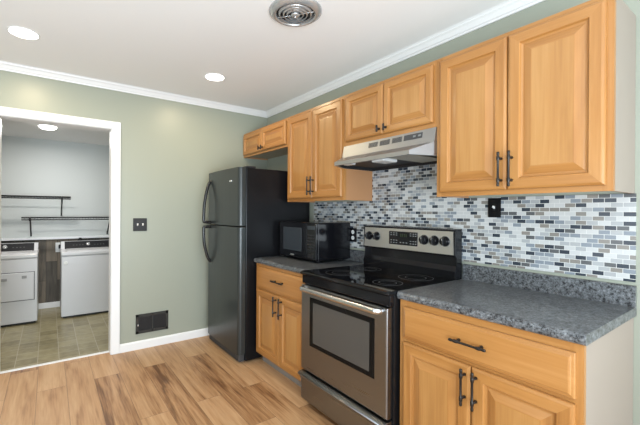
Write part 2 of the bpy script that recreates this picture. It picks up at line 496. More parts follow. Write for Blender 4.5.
# mosaic tile on the wall
tl = MB()
tl.box(-0.008, -0.0003, -3.173, -0.905, 1.012, 1.397).box(-0.008, -0.0003, -2.41, -1.653, 1.397, 1.76)
struct(tl, 'wall_right_tile', 'mosaic')

# ------------------------------------------------------------------ cabinets
DOOR_RINGS = [(0.0, 0.008), (0.003, 0.004), (0.008, 0.0015), (0.012, 0.0), (0.050, 0.0), (0.0525, 0.004), (0.055, 0.010), (0.061, 0.0125), (0.066, 0.0125), (0.070, 0.0105), (0.098, 0.0015), (0.102, 0.0012)]
SMALL_RINGS = [(0.0, 0.008), (0.003, 0.004), (0.008, 0.0015), (0.012, 0.0), (0.040, 0.0), (0.0425, 0.004), (0.045, 0.010), (0.050, 0.0125), (0.055, 0.0125), (0.059, 0.0105), (0.082, 0.0015), (0.086, 0.0012)]
DRAWER_RINGS = [(0.0, 0.009), (0.003, 0.006), (0.010, 0.0045), (0.013, 0.0015), (0.018, 0.0)]


def bar_handle(parent, x, p0, p1, name='handle'):
    """bar pull with flared collars, standing 30 mm off the face at x"""
    a = Vector((x - 0.030, *p0)); b = Vector((x - 0.030, *p1)); d = (b - a); ln = d.length; d.normalize()
    m = MB()
    prof = [(0, .0052), (.004, .0064), (.012, .0064), (.017, .0048), (.024, .0075), (.036, .0075), (.042, .0050), (ln / 2, .0050)]
    pts = [a + d * s for s, r in prof]; rs = [r for s, r in prof]
    for s, r in prof[-2::-1]: pts.append(a + d * (ln - s)); rs.append(r)
    m.tube(pts, rs, 10)
    for s in (0.030, ln - 0.030):
        q = a + d * s
        m.tube([q, q + Vector((0.020, 0, 0)), q + Vector((0.0305, 0, 0))], [.0045, .0050, .0075], 10)
    return m.build(name, 'bronze', parent)


def tee_knob(parent, x, y, z):
    m = MB()
    m.tube([(x - 0.024, y, z - 0.021), (x - 0.024, y, z - 0.012), (x - 0.024, y, z), (x - 0.024, y, z + 0.012), (x - 0.024, y, z + 0.021)], [.0058, .0068, .0055, .0068, .0058], 10)
    m.tube([(x - 0.024, y, z), (x - 0.010, y, z), (x + 0.0005, y, z)], [.006, .006, .009], 10)
    return m.build('knob', 'bronze', parent)


def upper_cabinet(label, y0, y1, z0, z1, doors, rings, dz0, pulls, end='wood_side', stile=0.035):
    """y0 far end, y1 near end (more negative); doors = [(ya, yb)]"""
    t = thing('upper_cabinet', label, 'kitchen cabinet', (-0.15, (y0 + y1) / 2, z0))
    m = MB()
    m.box(-0.285, -0.001, y0 - 0.0005, y1 + 0.003, z0 + 0.014, z1 - 0.001, mi=0)
    m.box(-0.285, -0.001, y0 - 0.0005, y0 - 0.016, z0 + 0.001, z0 + 0.014, mi=1).box(-0.285, -0.001, y1 + 0.003, y1 + 0.018, z0 + 0.001, z0 + 0.014, mi=1)
    m.build('body', ['underside', 'wood_side'], t)
    MB().box(-0.2855, -0.001, y1 + 0.0008, y1 + 0.003, z0, z1).build('side_panel', end, t)
    f = MB(); xa, xb = -0.305, -0.285
    f.box(xa, xb, y0 - 0.0005, y0 - stile, z0, z1, mi=0).box(xa, xb, y1 + 0.0005, y1 + stile, z0, z1, mi=0)
    f.box(xa, xb, y0 - stile, y1 + stile, z0, z0 + 0.042, mi=1).box(xa, xb, y0 - stile, y1 + stile, z1 - 0.04, z1, mi=1)
    for (a, b_), (c, d) in zip(doors, doors[1:]):
        f.box(xa, xb, b_ + 0.02, c - 0.02, z0 + 0.042, z1 - 0.04, mi=0)
    f.build('face_frame', ['wood_v', 'wood_h'], t)
    for (a, b_), pl in zip(doors, pulls):
        d = MB().rings_panel(-0.3255, a, b_, dz0, z1 - 0.024, rings, 0.020, mi_c=2).build('door', ['wood_v', 'wood_h', 'wood_panel'], t)
        if pl[0] == 'bar': bar_handle(d, -0.3255, (pl[1], pl[2]), (pl[1], pl[3]))
        else: tee_knob(d, -0.3255, pl[1], pl[2])
    return t


UZ0, UZ1 = 1.397, 2.168
Y0, YB, YC, YD, YE = -0.001, -0.897, -1.653, -2.4105, -3.1686
upper_cabinet('small maple wall cabinet above the black refrigerator', Y0, YB, 1.906, UZ1, [(-0.022, -0.437), (-0.441, -0.878)], SMALL_RINGS, 1.928,
              [('tee', -0.412, 1.958), ('tee', -0.466, 1.958)], 'wood_side')
upper_cabinet('tall two-door maple wall cabinet hanging above the microwave', YB, YC, UZ0, UZ1, [(-0.916, -1.277), (-1.281, -1.634)], DOOR_RINGS, 1.424,
              [('bar', -1.256, 1.446, 1.598), ('bar', -1.303, 1.446, 1.598)])
upper_cabinet('short maple wall cabinet directly over the stainless range hood', YC, YD, 1.790, UZ1, [(-1.676, -2.028), (-2.032, -2.390)], SMALL_RINGS, 1.818,
              [('tee', -2.002, 1.853), ('tee', -2.058, 1.853)])
upper_cabinet('tall maple wall cabinet with greige end panel, hanging above the larger countertop', YD, YE, UZ0, UZ1, [(-2.434, -2.784), (-2.789, -3.146)], DOOR_RINGS, 1.420,
              [('bar', -2.763, 1.434, 1.597), ('bar', -2.810, 1.432, 1.597)], 'greige')


def base_cabinet(label, y0, y1, doors, drawer, pulls, dpull, dz, end, dr):
    t = thing('base_cabinet', label, 'kitchen cabinet', (-0.3, (y0 + y1) / 2, 0))
    zt = 0.866
    m = MB().box(-0.59, -0.003, y0 - 0.001, y1 + 0.004, 0.092, zt)
    m.build('body', 'wood_side', t)
    MB().box(-0.59, -0.003, y1 + 0.001, y1 + 0.004, 0.0 if end == 'greige' else 0.092, zt).build('side_panel', end, t)
    MB().box(-0.545, -0.02, y0 - 0.001, y1 + 0.005, 0.0, 0.092).build('toe_kick', 'grey_strip', t)
    f = MB(); xa, xb, st = -0.61, -0.59, 0.04
    f.box(xa, xb, y0 - 0.0005, y0 - st, 0.092, zt, mi=0).box(xa, xb, y1 + 0.001, y1 + st, 0.092, zt, mi=0)
    f.box(xa, xb, y0 - st, y1 + st, 0.092, 0.135, mi=1).box(xa, xb, y0 - st, y1 + st, 0.64, 0.68, mi=1).box(xa, xb, y0 - st, y1 + st, 0.82, zt, mi=1)
    f.box(xa, xb, doors[0][1] + 0.02, doors[1][0] - 0.02, 0.135, 0.64, mi=0)
    f.build('face_frame', ['wood_v', 'wood_h'], t)
    d = MB().rings_panel(-0.6305, drawer[0], drawer[1], dr[0], dr[1], DRAWER_RINGS, 0.020, 1, 1).build('drawer', ['wood_v', 'wood_h'], t)
    bar_handle(d, -0.6305, (dpull[0], dpull[2]), (dpull[1], dpull[2]))
    for (a, b_), pl in zip(doors, pulls):
        d = MB().rings_panel(-0.6305, a, b_, dz[0], dz[1], DOOR_RINGS, 0.020, mi_c=2).build('door', ['wood_v', 'wood_h', 'wood_panel'], t)
        bar_handle(d, -0.6305, (pl[0], pl[1]), (pl[0], pl[2]))
    return t


base_cabinet('maple base cabinet between the black refrigerator and the range, below the microwave', -0.875, -1.634, [(-0.905, -1.267), (-1.272, -1.612)], (-0.905, -1.612),
             [(-1.232, 0.487, 0.645), (-1.312, 0.487, 0.645)], (-1.19, -1.355, 0.760), (0.106, 0.648), 'wood_side', (0.664, 0.840))
base_cabinet('maple base cabinet with wide drawer and greige end panel beside the range', -2.408, -3.168, [(-2.436, -2.784), (-2.789, -3.146)], (-2.436, -3.146),
             [(-2.762, 0.492, 0.648), (-2.811, 0.492, 0.650)], (-2.706, -2.864, 0.757), (0.112, 0.658), 'greige', (0.676, 0.834))


def countertop(label, y0, y1):
    t = thing('countertop', label, 'countertop', (-0.3, (y0 + y1) / 2, 0.867))
    z0, z1 = 0.867, 0.905
    prof = [(-0.002, z0), (-0.622, z0), (-0.628, z0 + 0.004), (-0.631, z0 + 0.012), (-0.631, z1 - 0.014), (-0.627, z1 - 0.006), (-0.619, z1), (-0.002, z1)]
    MB().prism(prof, 1, y0, y1).build('slab', 'laminate', t)
    lp = [(-0.002, z1), (-0.022, z1), (-0.022, 0.991), (-0.018, 0.996), (-0.002, 0.996)]
    MB().prism(lp, 1, y0, y1).build('backsplash_lip', 'laminate', t)


countertop('short grey speckled countertop carrying the microwave', -0.862, -1.636)
countertop('long grey speckled countertop with nothing on it, between range and wall end', -2.403, -3.176)

# ------------------------------------------------------------------ refrigerator
fr = thing('refrigerator', 'black top-freezer refrigerator with bowed handles standing in the corner', 'refrigerator', (-0.4, -0.48, 0))
fy0, fy1 = -0.12, -0.845
MB().box(-0.698, -0.012, fy0, fy1, 0.014, 1.687, 0.006).build('body', 'black_side', fr)


def fridge_leaf(z0, z1):
    pts = [(-0.703, fy0), (-0.703, fy1)]
    R = 0.032
    for k in range(7):
        a = math.pi / 2 * k / 6
        pts.append((-0.766 + R * (1 - math.sin(a)), fy1 + R * (1 - math.cos(a))))
    for k in range(1, 8):
        s = k / 8; y = (fy1 + R) + (fy0 - fy1 - 2 * R) * s
        pts.append((-0.766 - 0.008 * math.sin(math.pi * s), y))
    for k in range(7):
        a = math.pi / 2 * (1 - k / 6)
        pts.append((-0.766 + R * (1 - math.sin(a)), fy0 - R * (1 - math.cos(a))))
    return MB().prism(pts, 2, z0, z1, bev=0.004)


fz = fridge_leaf(1.183, 1.690).build('freezer_door', 'black_door', fr)
fd = fridge_leaf(0.075, 1.172).build('fridge_door', 'black_door', fr)
hy = -0.210
up_pts = catmull([(-0.766, hy, 1.605), (-0.786, hy, 1.585), (-0.814, hy, 1.50), (-0.835, hy, 1.37), (-0.841, hy, 1.26), (-0.841, hy, 1.215)], 6) + catmull([(-0.838, hy, 1.202), (-0.805, hy, 1.200), (-0.768, hy, 1.200)], 4)
lo_pts = catmull([(-0.768, hy, 1.155), (-0.805, hy, 1.155), (-0.838, hy, 1.153)], 4) + catmull([(-0.841, hy, 1.140), (-0.840, hy, 1.08), (-0.832, hy, 0.98), (-0.805, hy, 0.87), (-0.783, hy, 0.825), (-0.766, hy, 0.808)], 6)
MB().tube(up_pts, 0.0145, 10).build('handle', 'black_handle', fz)
MB().tube(lo_pts, 0.0145, 10).build('handle', 'black_handle', fd)
o = MB().box(-0.7765, -0.770, -0.665, -0.715, 1.570, 1.583, 0.001).build('badge', 'silver', fz); o['label'] = 'small silver maker badge'
MB().box(-0.69, -0.60, fy1 + 0.01, fy1 + 0.08, 1.688, 1.705, 0.005).build('hinge_cover', 'black_matte', fr)
gm = MB().box(-0.750, -0.6985, fy0 - 0.02, fy1 + 0.02, 0.012, 0.07, 0.004)
for k in range(5): gm.box(-0.754, -0.745, fy0 - 0.05, fy1 + 0.05, 0.018 + k * 0.010, 0.023 + k * 0.010)
gm.build('base_grille', 'dark_grey', fr)
for yy in (fy0 - 0.06, fy1 + 0.06):
    MB().lathe([(0.018, 0), (0.018, 0.014)], (-0.70, yy, 0), (0, 0, 1), 16).build('foot', 'grey', fr)
    MB().lathe([(0.018, 0), (0.018, 0.0145)], (-0.12, yy, 0), (0, 0, 1), 16).build('foot', 'grey', fr)

# ------------------------------------------------------------------ range
rg = thing('electric_range', 'stainless steel freestanding electric range with black glass cooktop and oven window', 'range', (-0.37, -2.033, 0))
ry0, ry1 = -1.640, -2.395
MB().box(-0.640, -0.03, ry0, ry1, 0.035, 0.886, 0.003).build('body', 'black_side', rg)
MB().box(-0.676, -0.6405, ry0, ry1, 0.826, 0.8855, 0.006).build('front_strip', 'black_gloss', rg)
ck = MB()
ckp = [(-0.100, 0.8865), (-0.688, 0.8865), (-0.694, 0.892), (-0.694, 0.900), (-0.688, 0.906), (-0.674, 0.909), (-0.662, 0.906), (-0.100, 0.906)]
ct = ck.prism(ckp, 1, ry0 + 0.001, ry1 - 0.004, bev=0.003).build('cooktop', 'black_glass', rg)
for (bx, by, r) in ((-0.50, -1.84, 0.105), (-0.50, -2.23, 0.085), (-0.23, -1.84, 0.08), (-0.23, -2.22, 0.105)):
    q = MB().lathe([(r, 0), (r, 0.0004), (r - 0.004, 0.0004), (r - 0.004, 0)], (bx, by, 0.9061), (0, 0, 1), 48, cap=False)
    q.lathe([(r * .6, 0), (r * .6, 0.0004), (r * .6 - 0.003, 0.0004), (r * .6 - 0.003, 0)], (bx, by, 0.9061), (0, 0, 1), 48, cap=False)
    q.build('burner_ring', 'dark_grey', ct)
# oven door
od = MB()
od.rings_panel(-0.682, ry0, ry1 + 0.012, 0.250, 0.818, [(0.0, 0.006), (0.003, 0.002), (0.008, 0.0), (0.04, 0.0)], 0.040, 0, 0)
od = od.build('oven_door', 'steel', rg)
MB().rings_panel(-0.6845, -1.736, -2.300, 0.428, 0.748, [(0.0, 0.002), (0.002, 0.0), (0.030, 0.0)], 0.005, 0, 0).build('window_border', 'window_black', od)
MB().rings_panel(-0.6852, -1.772, -2.264, 0.456, 0.718, [(0.0, 0.0005), (0.001, 0.0)], 0.0015, 0, 0).build('window', 'oven_glass', od)


def rail_handle(parent, y0, y1, z, x, proj, r, mat):
    k = 0.028
    pts = [(x, y0, z), (x - proj * 0.55, y0 - 0.004, z), (x - proj * 0.9, y0 - 0.016, z), (x - proj, y0 - 0.04, z), (x - proj - 0.004, (y0 * 2 + y1) / 3, z), (x - proj - 0.004, (y0 + 2 * y1) / 3, z), (x - proj, y1 + 0.04, z), (x - proj * 0.9, y1 + 0.016, z), (x - proj * 0.55, y1 + 0.004, z), (x, y1, z)]
    return MB().tube(catmull(pts, 5), r, 14, rb=1.55).build('handle', mat, parent)


rail_handle(od, ry0 - 0.034, ry1 + 0.044, 0.800, -0.682, 0.040, 0.0110, 'steel_h')
sd = MB()
sdp = [(-0.640, 0.045), (-0.676, 0.045), (-0.680, 0.055), (-0.680, 0.185), (-0.688, 0.200), (-0.706, 0.212), (-0.708, 0.222), (-0.700, 0.232), (-0.682, 0.237), (-0.640, 0.237)]
sd = sd.prism(sdp, 1, ry0, ry1 + 0.010, bev=0.003).build('storage_drawer', 'steel', rg)
MB().tube([(-0.705, ry0 - 0.004, 0.221), (-0.709, (ry0 + ry1) / 2, 0.221), (-0.705, ry1 + 0.014, 0.221)], 0.0070, 10).build('handle', 'steel', sd)
MB().box(-0.60, -0.08, ry0 - 0.02, ry1 + 0.02, 0.012, 0.034).build('base_skirt', 'black_matte', rg)
for fx in (-0.58, -0.10):
    for yy in (ry0 - 0.05, ry1 + 0.05):
        MB().lathe([(0.02, 0), (0.016, 0.012)], (fx, yy, 0), (0, 0, 1), 16).build('foot', 'black_matte', rg)
# backguard
bgp = [(-0.024, 0.887), (-0.098, 0.887), (-0.098, 0.955), (-0.082, 0.985), (-0.080, 1.040), (-0.100, 1.048), (-0.096, 1.185), (-0.088, 1.204), (-0.070, 1.209), (-0.024, 1.209)]
bk = MB().prism(bgp, 1, -1.650, -2.4005, bev=0.004).build('backguard', 'black_gloss', rg)
cp = MB()
yA, yB_ = -1.660, -2.391
cp.hull([(-0.102, yA, 1.053), (-0.090, yA, 1.053), (-0.090, yB_, 1.053), (-0.102, yB_, 1.053)], [(-0.0985, yA - 0.006, 1.194), (-0.087, yA - 0.006, 1.194), (-0.087, yB_ + 0.006, 1.194), (-0.0985, yB_ + 0.006, 1.194)])
cp.build('control_panel', 'panel_steel', rg)
dp = MB().box(-0.1045, -0.0965, -1.902, -2.138, 1.084, 1.176, 0.002).build('display', 'black_gloss', rg)
for a in (2.000, 2.015, 2.032, 2.047):
    MB().box(-0.1052, -0.1040, -a, -a - 0.011, 1.140, 1.160).build('clock_digit', 'display', dp)
for row in (1.095, 1.112, 1.148, 1.162):
    for yy in (-1.917, -1.940, -1.963, -2.080, -2.102, -2.120):
        MB().box(-0.1050, -0.1040, yy, yy - 0.012, row, row + 0.005).build('touch_key', 'mark', dp)
for yy in (-1.997, -2.022, -2.047): MB().box(-0.1050, -0.1040, yy, yy - 0.012, 1.098, 1.104).build('touch_key', 'mark', dp)
for yy in (-1.712, -1.786, -2.188, -2.262, -2.335):
    zz = 1.132
    kb = MB().lathe([(0.0305, 0), (0.0305, 0.004), (0.026, 0.006), (0.025, 0.024), (0.023, 0.027)], (-0.0995, yy, zz), (-1, 0, 0), 28).build('knob', 'black_gloss', rg)
    q = MB().box(-0.137, -0.1255, yy - 0.006, yy + 0.006, zz - 0.023, zz + 0.023, 0.002)
    q.build('grip', 'black_handle', kb)
    q = MB().box(-0.1376, -0.1365, yy - 0.0015, yy + 0.0015, zz + 0.006, zz + 0.020)
    q.build('pointer', 'silver', kb)
    q = MB().lathe([(0.0335, 0.0002), (0.0335, 0.0012), (0.031, 0.0012), (0.031, 0.0002)], (-0.1003, yy, zz), (-1, 0, 0), 28, cap=False)
    q.build('dial_ring', 'mark', kb)

# ------------------------------------------------------------------ range hood
hd = thing('range_hood', 'stainless under-cabinet range hood with grey vent slots above the cooktop', 'range hood', (-0.2, -2.03, 1.62))
ha, hb = YC - 0.001, YD + 0.001
zl = 1.628
shell = MB()
bm = shell.bm
def q4(*pts, mi=0):
    f = bm.faces.new([bm.verts.new(p) for p in pts]); f.material_index = mi
fa, fb = -1.735, -2.352                      # tapered front corners
xt, xs, xf = -0.312, -0.330, -0.475
T0 = [(-0.003, ha, 1.789), (xt, ha, 1.789), (xt, hb, 1.789), (-0.003, hb, 1.789)]
S0 = [(-0.003, ha, 1.705), (xs, ha, 1.705), (xs, hb, 1.705), (-0.003, hb, 1.705)]
Lp = [(-0.003, ha, 1.652), (xs, ha, 1.660), (xf, fa, 1.652), (xf, fb, 1.652), (xs, hb, 1.660), (-0.003, hb, 1.652)]
Bt = [(-0.003, ha, zl), (xs, ha, zl), (xf, fa, zl), (xf, fb, zl), (xs, hb, zl), (-0.003, hb, zl)]
q4(*T0)
for i in range(4): q4(T0[i], T0[(i + 1) % 4], S0[(i + 1) % 4], S0[i])
q4(S0[1], S0[2], Lp[3], Lp[2])                       # sloping front
q4(S0[1], Lp[2], Lp[1]); q4(S0[2], Lp[4], Lp[3])     # tapered corners
q4(S0[0], S0[1], Lp[1], Lp[0]); q4(S0[2], S0[3], Lp[5], Lp[4]); q4(S0[3], S0[0], Lp[0], Lp[5])
for i in range(6): q4(Lp[i], Lp[(i + 1) % 6], Bt[(i + 1) % 6], Bt[i])
ins = [(-0.02, ha - 0.015, zl), (xs + 0.01, ha - 0.015, zl), (xf + 0.02, fa - 0.01, zl), (xf + 0.02, fb + 0.01, zl), (xs + 0.01, hb + 0.015, zl), (-0.02, hb + 0.015, zl)]
inn = [(p[0], p[1], 1.650) for p in ins]
for i in range(6):
    q4(Bt[i], Bt[(i + 1) % 6], ins[(i + 1) % 6], ins[i])
    q4(ins[i], ins[(i + 1) % 6], inn[(i + 1) % 6], inn[i], mi=1)
q4(*inn, mi=1)
bmesh.ops.remove_doubles(bm, verts=bm.verts[:], dist=1e-5)
shell.build('shell', ['hood_steel', 'black_matte'], hd)
def slope_box(mb, y0, y1, z0, z1, out=0.0012):
    def x(z): return xt + (xs - xt) * (1.789 - z) / (1.789 - 1.705)
    mb.hull([(x(z0) - out, y0, z0), (x(z0) + 0.004, y0, z0), (x(z0) + 0.004, y1, z0), (x(z0) - out, y1, z0)],
            [(x(z1) - out, y0, z1), (x(z1) + 0.004, y0, z1), (x(z1) + 0.004, y1, z1), (x(z1) - out, y1, z1)])
    return mb
for (a, b_) in ((-1.905, -1.985), (-2.005, -2.085), (-2.105, -2.180)):
    v = MB()
    for k in range(5):
        z = 1.742 + k * 0.0068
        slope_box(v, a, b_, z, z + 0.0048)
    v.build('vent_slot', 'dark_grey', hd)
sp = slope_box(MB(), -2.195, -2.325, 1.742, 1.776).build('switch_panel', 'dark_grey', hd)
for yy in (-2.262, -2.298): slope_box(MB(), yy, yy - 0.018, 1.754, 1.765, 0.003).build('switch', 'mark', sp)
MB().box(-0.43, -0.10, -2.165, -2.335, 1.632, 1.649, 0.003).build('filter', 'filter', hd)
MB().box(-0.45, -0.32, -2.05, -2.15, 1.618, 1.648, 0.008).build('light_lens', 'lens', hd)
MB().box(-0.45, -0.405, -1.80, -1.87, 1.626, 1.648, 0.003).build('small_light_lens', 'lens', hd)  # second, smaller lens of the hood light

# ------------------------------------------------------------------ microwave
mw = thing('microwave', 'black countertop microwave beside the refrigerator', 'microwave', (-0.23, -1.17, 0.906))
my0, my1, mz0, mz1 = -0.905, -1.430, 0.922, 1.222
MB().box(-0.370, -0.028, my0, my1, mz0, mz1, 0.006).build('body', 'black_gloss', mw)
md = MB().box(-0.394, -0.3705, my0, -1.305, mz0 + 0.002, mz1 - 0.002, 0.005).build('door', 'black_gloss', mw)
MB().box(-0.3953, -0.392, -0.968, -1.240, mz0 + 0.060, mz1 - 0.045, 0.001).build('window', 'mw_glass', md)
MB().box(-0.3953, -0.392, -1.08, -1.135, mz0 + 0.020, mz0 + 0.030).build('badge', 'mark', md)
pn = MB().box(-0.394, -0.3705, -1.3075, my1, mz0 + 0.002, mz1 - 0.002, 0.005).build('control_panel', 'black_gloss', mw)
kp = MB()
for r_ in range(6):
    for c_ in range(3):
        yy = -1.322 - c_ * 0.034; z = mz0 + 0.075 + r_ * 0.024
        kp.box(-0.3951, -0.393, yy, yy - 0.026, z, z + 0.012, 0.001)
kp.build('keypad', 'key_dark', pn)
MB().box(-0.3951, -0.393, -1.320, -1.415, mz1 - 0.055, mz1 - 0.025, 0.001).build('display', 'mw_glass', pn)
MB().box(-0.3975, -0.393, -1.325, -1.400, mz0 + 0.018, mz0 + 0.050, 0.002).build('open_button', 'key_dark', pn)
for fx in (-0.34, -0.09):
    for yy in (my0 - 0.04, my1 + 0.04):
        MB().lathe([(0.014, 0), (0.014, 0.0165)], (fx, yy, 0.906), (0, 0, 1), 14).build('foot', 'black_matte', mw)

# ------------------------------------------------------------------ wall fittings


def outlet(name, label, cat, y, z, w=0.070, h=0.115):
    t = thing(name, label, cat, (-0.008, y, z - h / 2))
    MB().box(-0.015, -0.0082, y - w / 2, y + w / 2, z - h / 2, z + h / 2, 0.002).build('plate', 'black_gloss', t)
    return t


t = outlet('wall_outlet', 'black outlet plate on the mosaic between microwave and range', 'outlet', -1.447, 1.118, 0.076, 0.114)
for dz in (-0.024, 0.024):
    s = MB().lathe([(0.016, 0), (0.0165, 0.003)], (-0.0148, -1.447, 1.118 + dz), (-1, 0, 0), 18).build('socket', 'white_plastic', t)
    MB().box(-0.0186, -0.0175, -1.442, -1.440, 1.113 + dz, 1.124 + dz).box(-0.0186, -0.0175, -1.454, -1.452, 1.113 + dz, 1.124 + dz).build('slot', 'black_matte', s)
t = outlet('wall_switch', 'black single switch plate on the mosaic tucked under a wall cabinet', 'light switch', -2.583, 1.338, 0.070, 0.110)
MB().box(-0.0165, -0.0148, -2.583 - 0.006, -2.583 + 0.006, 1.338 - 0.014, 1.338 + 0.014, 0.001).build('collar', 'black_matte', t)
MB().hull([(-0.016, -2.588, 1.332), (-0.016, -2.578, 1.332), (-0.016, -2.578, 1.344), (-0.016, -2.588, 1.344)], [(-0.030, -2.587, 1.340), (-0.030, -2.579, 1.340), (-0.028, -2.579, 1.349), (-0.028, -2.587, 1.349)]).build('toggle', 'white_plastic', t)

t = thing('wall_switch', 'black double switch plate on the green wall beside the doorway', 'light switch', (-1.386, -0.002, 1.117))
MB().box(-1.447, -1.325, -0.008, -0.0005, 1.117, 1.238, 0.003).build('plate', 'black_matte', t)
MB().box(-1.437, -1.335, -0.0095, -0.007, 1.128, 1.227, 0.001).build('inner_plate', 'black_matte', t)
for xx in (-1.409, -1.363):
    MB().hull([(xx - 0.006, -0.009, 1.166), (xx + 0.006, -0.009, 1.166), (xx + 0.006, -0.009, 1.190), (xx - 0.006, -0.009, 1.190)], [(xx - 0.005, -0.022, 1.176), (xx + 0.005, -0.022, 1.176), (xx + 0.005, -0.020, 1.190), (xx - 0.005, -0.020, 1.190)]).build('toggle', 'white_plastic', t)

t = thing('wall_register', 'black metal air return grille low on the green wall', 'air vent', (-1.271, -0.002, 0.145))
g = MB(); rx0, rx1, rz0, rz1 = -1.420, -1.122, 0.145, 0.327
g.box(rx0, rx1, -0.010, -0.0006, rz0, rz0 + 0.026, 0.002).box(rx0, rx1, -0.010, -0.0006, rz1 - 0.026, rz1, 0.002)
g.box(rx0, rx0 + 0.026, -0.010, -0.0006, rz0, rz1, 0.002).box(rx1 - 0.026, rx1, -0.010, -0.0006, rz0, rz1, 0.002).box(-1.277, -1.265, -0.010, -0.0006, rz0, rz1, 0.002)
g.build('frame', 'register_frame', t)
MB().box(rx0 + 0.02, rx1 - 0.02, -0.003, -0.0006, rz0 + 0.02, rz1 - 0.02).build('backing', 'black_matte', t)
g = MB()
for k in range(26):
    xx = rx0 + 0.030 + k * 0.0095
    if abs(xx + 1.271) > 0.008: g.box(xx, xx + 0.0028, -0.008, -0.0028, rz0 + 0.022, rz1 - 0.022)
g.build('louvers', 'bronze', t)
MB().tube([(rx0 + 0.018, -0.009, 0.215), (rx0 + 0.018, -0.022, 0.222), (rx0 + 0.018, -0.026, 0.240)], 0.004, 8).build('lever', 'silver', t)

# ceiling fittings


def downlight(x, y, label, power):
    t = thing('recessed_light', label, 'ceiling light', (x, y, H), 'recessed ceiling lights')
    MB().lathe([(0.073, -0.0005), (0.086, -0.0005), (0.085, -0.003), (0.078, -0.005), (0.073, -0.004)], (x, y, H), (0, 0, 1), 40, cap=False).build('trim_ring', 'trim', t)
    MB().lathe([(0.0775, -0.0062), (0.0775, -0.0052), (0.0725, -0.001)], (x, y, H), (0, 0, 1), 40).build('lamp_face', 'lamp', t)
    l = bpy.data.lights.new('recessed_light_beam', 'AREA'); l.shape = 'DISK'; l.size = 0.14; l.energy = power; l.color = (1.0, 0.80, 0.50)
    o = bpy.data.objects.new('recessed_light_beam', l); C.objects.link(o); o.location = (0, 0, -0.012); o.parent = t


downlight(-2.233, -0.69, 'round recessed ceiling light in front of the laundry doorway', 10)
downlight(-0.931, -0.70, 'round recessed ceiling light near the corner above the refrigerator', 8)

t = thing('ceiling_vent', 'round chrome exhaust fan grille with ringed louvres on the white ceiling', 'ceiling fan vent', (-0.935, -1.915, H))
vx, vy = -0.935, -1.915
MB().lathe([(0.116, -0.0005), (0.152, -0.0005), (0.151, -0.008), (0.122, -0.026), (0.112, -0.024), (0.113, -0.004)], (vx, vy, H), (0, 0, 1), 48, cap=False).build('outer_ring', 'chrome', t)
MB().lathe([(0.112, -0.0025), (0.112, -0.0008)], (vx, vy, H), (0, 0, 1), 40).build('backing', 'black_matte', t)
for r in (0.093, 0.070, 0.048):
    MB().lathe([(r + 0.005, -0.010), (r + 0.007, -0.014), (r - 0.004, -0.028), (r - 0.006, -0.026)], (vx, vy, H), (0, 0, 1), 40, cap=False).build('louver_ring', 'chrome', t)
MB().lathe([(0.026, -0.012), (0.026, -0.026), (0.016, -0.031), (0.006, -0.032)], (vx, vy, H), (0, 0, 1), 28).build('hub', 'chrome', t)
MB().lathe([(0.006, -0.031), (0.006, -0.037), (0.004, -0.039)], (vx, vy, H), (0, 0, 1), 14).build('screw', 'silver', t)
sp = MB()
for k in range(4):
    a = math.radians(38 + 90 * k); d = Vector((math.cos(a), math.sin(a), 0))
    sp.tube([Vector((vx, vy, H - 0.022)) + d * 0.02, Vector((vx, vy, H - 0.020)) + d * 0.116], 0.0032, 8)
sp.build('spokes', 'chrome', t)

# ------------------------------------------------------------------ laundry room


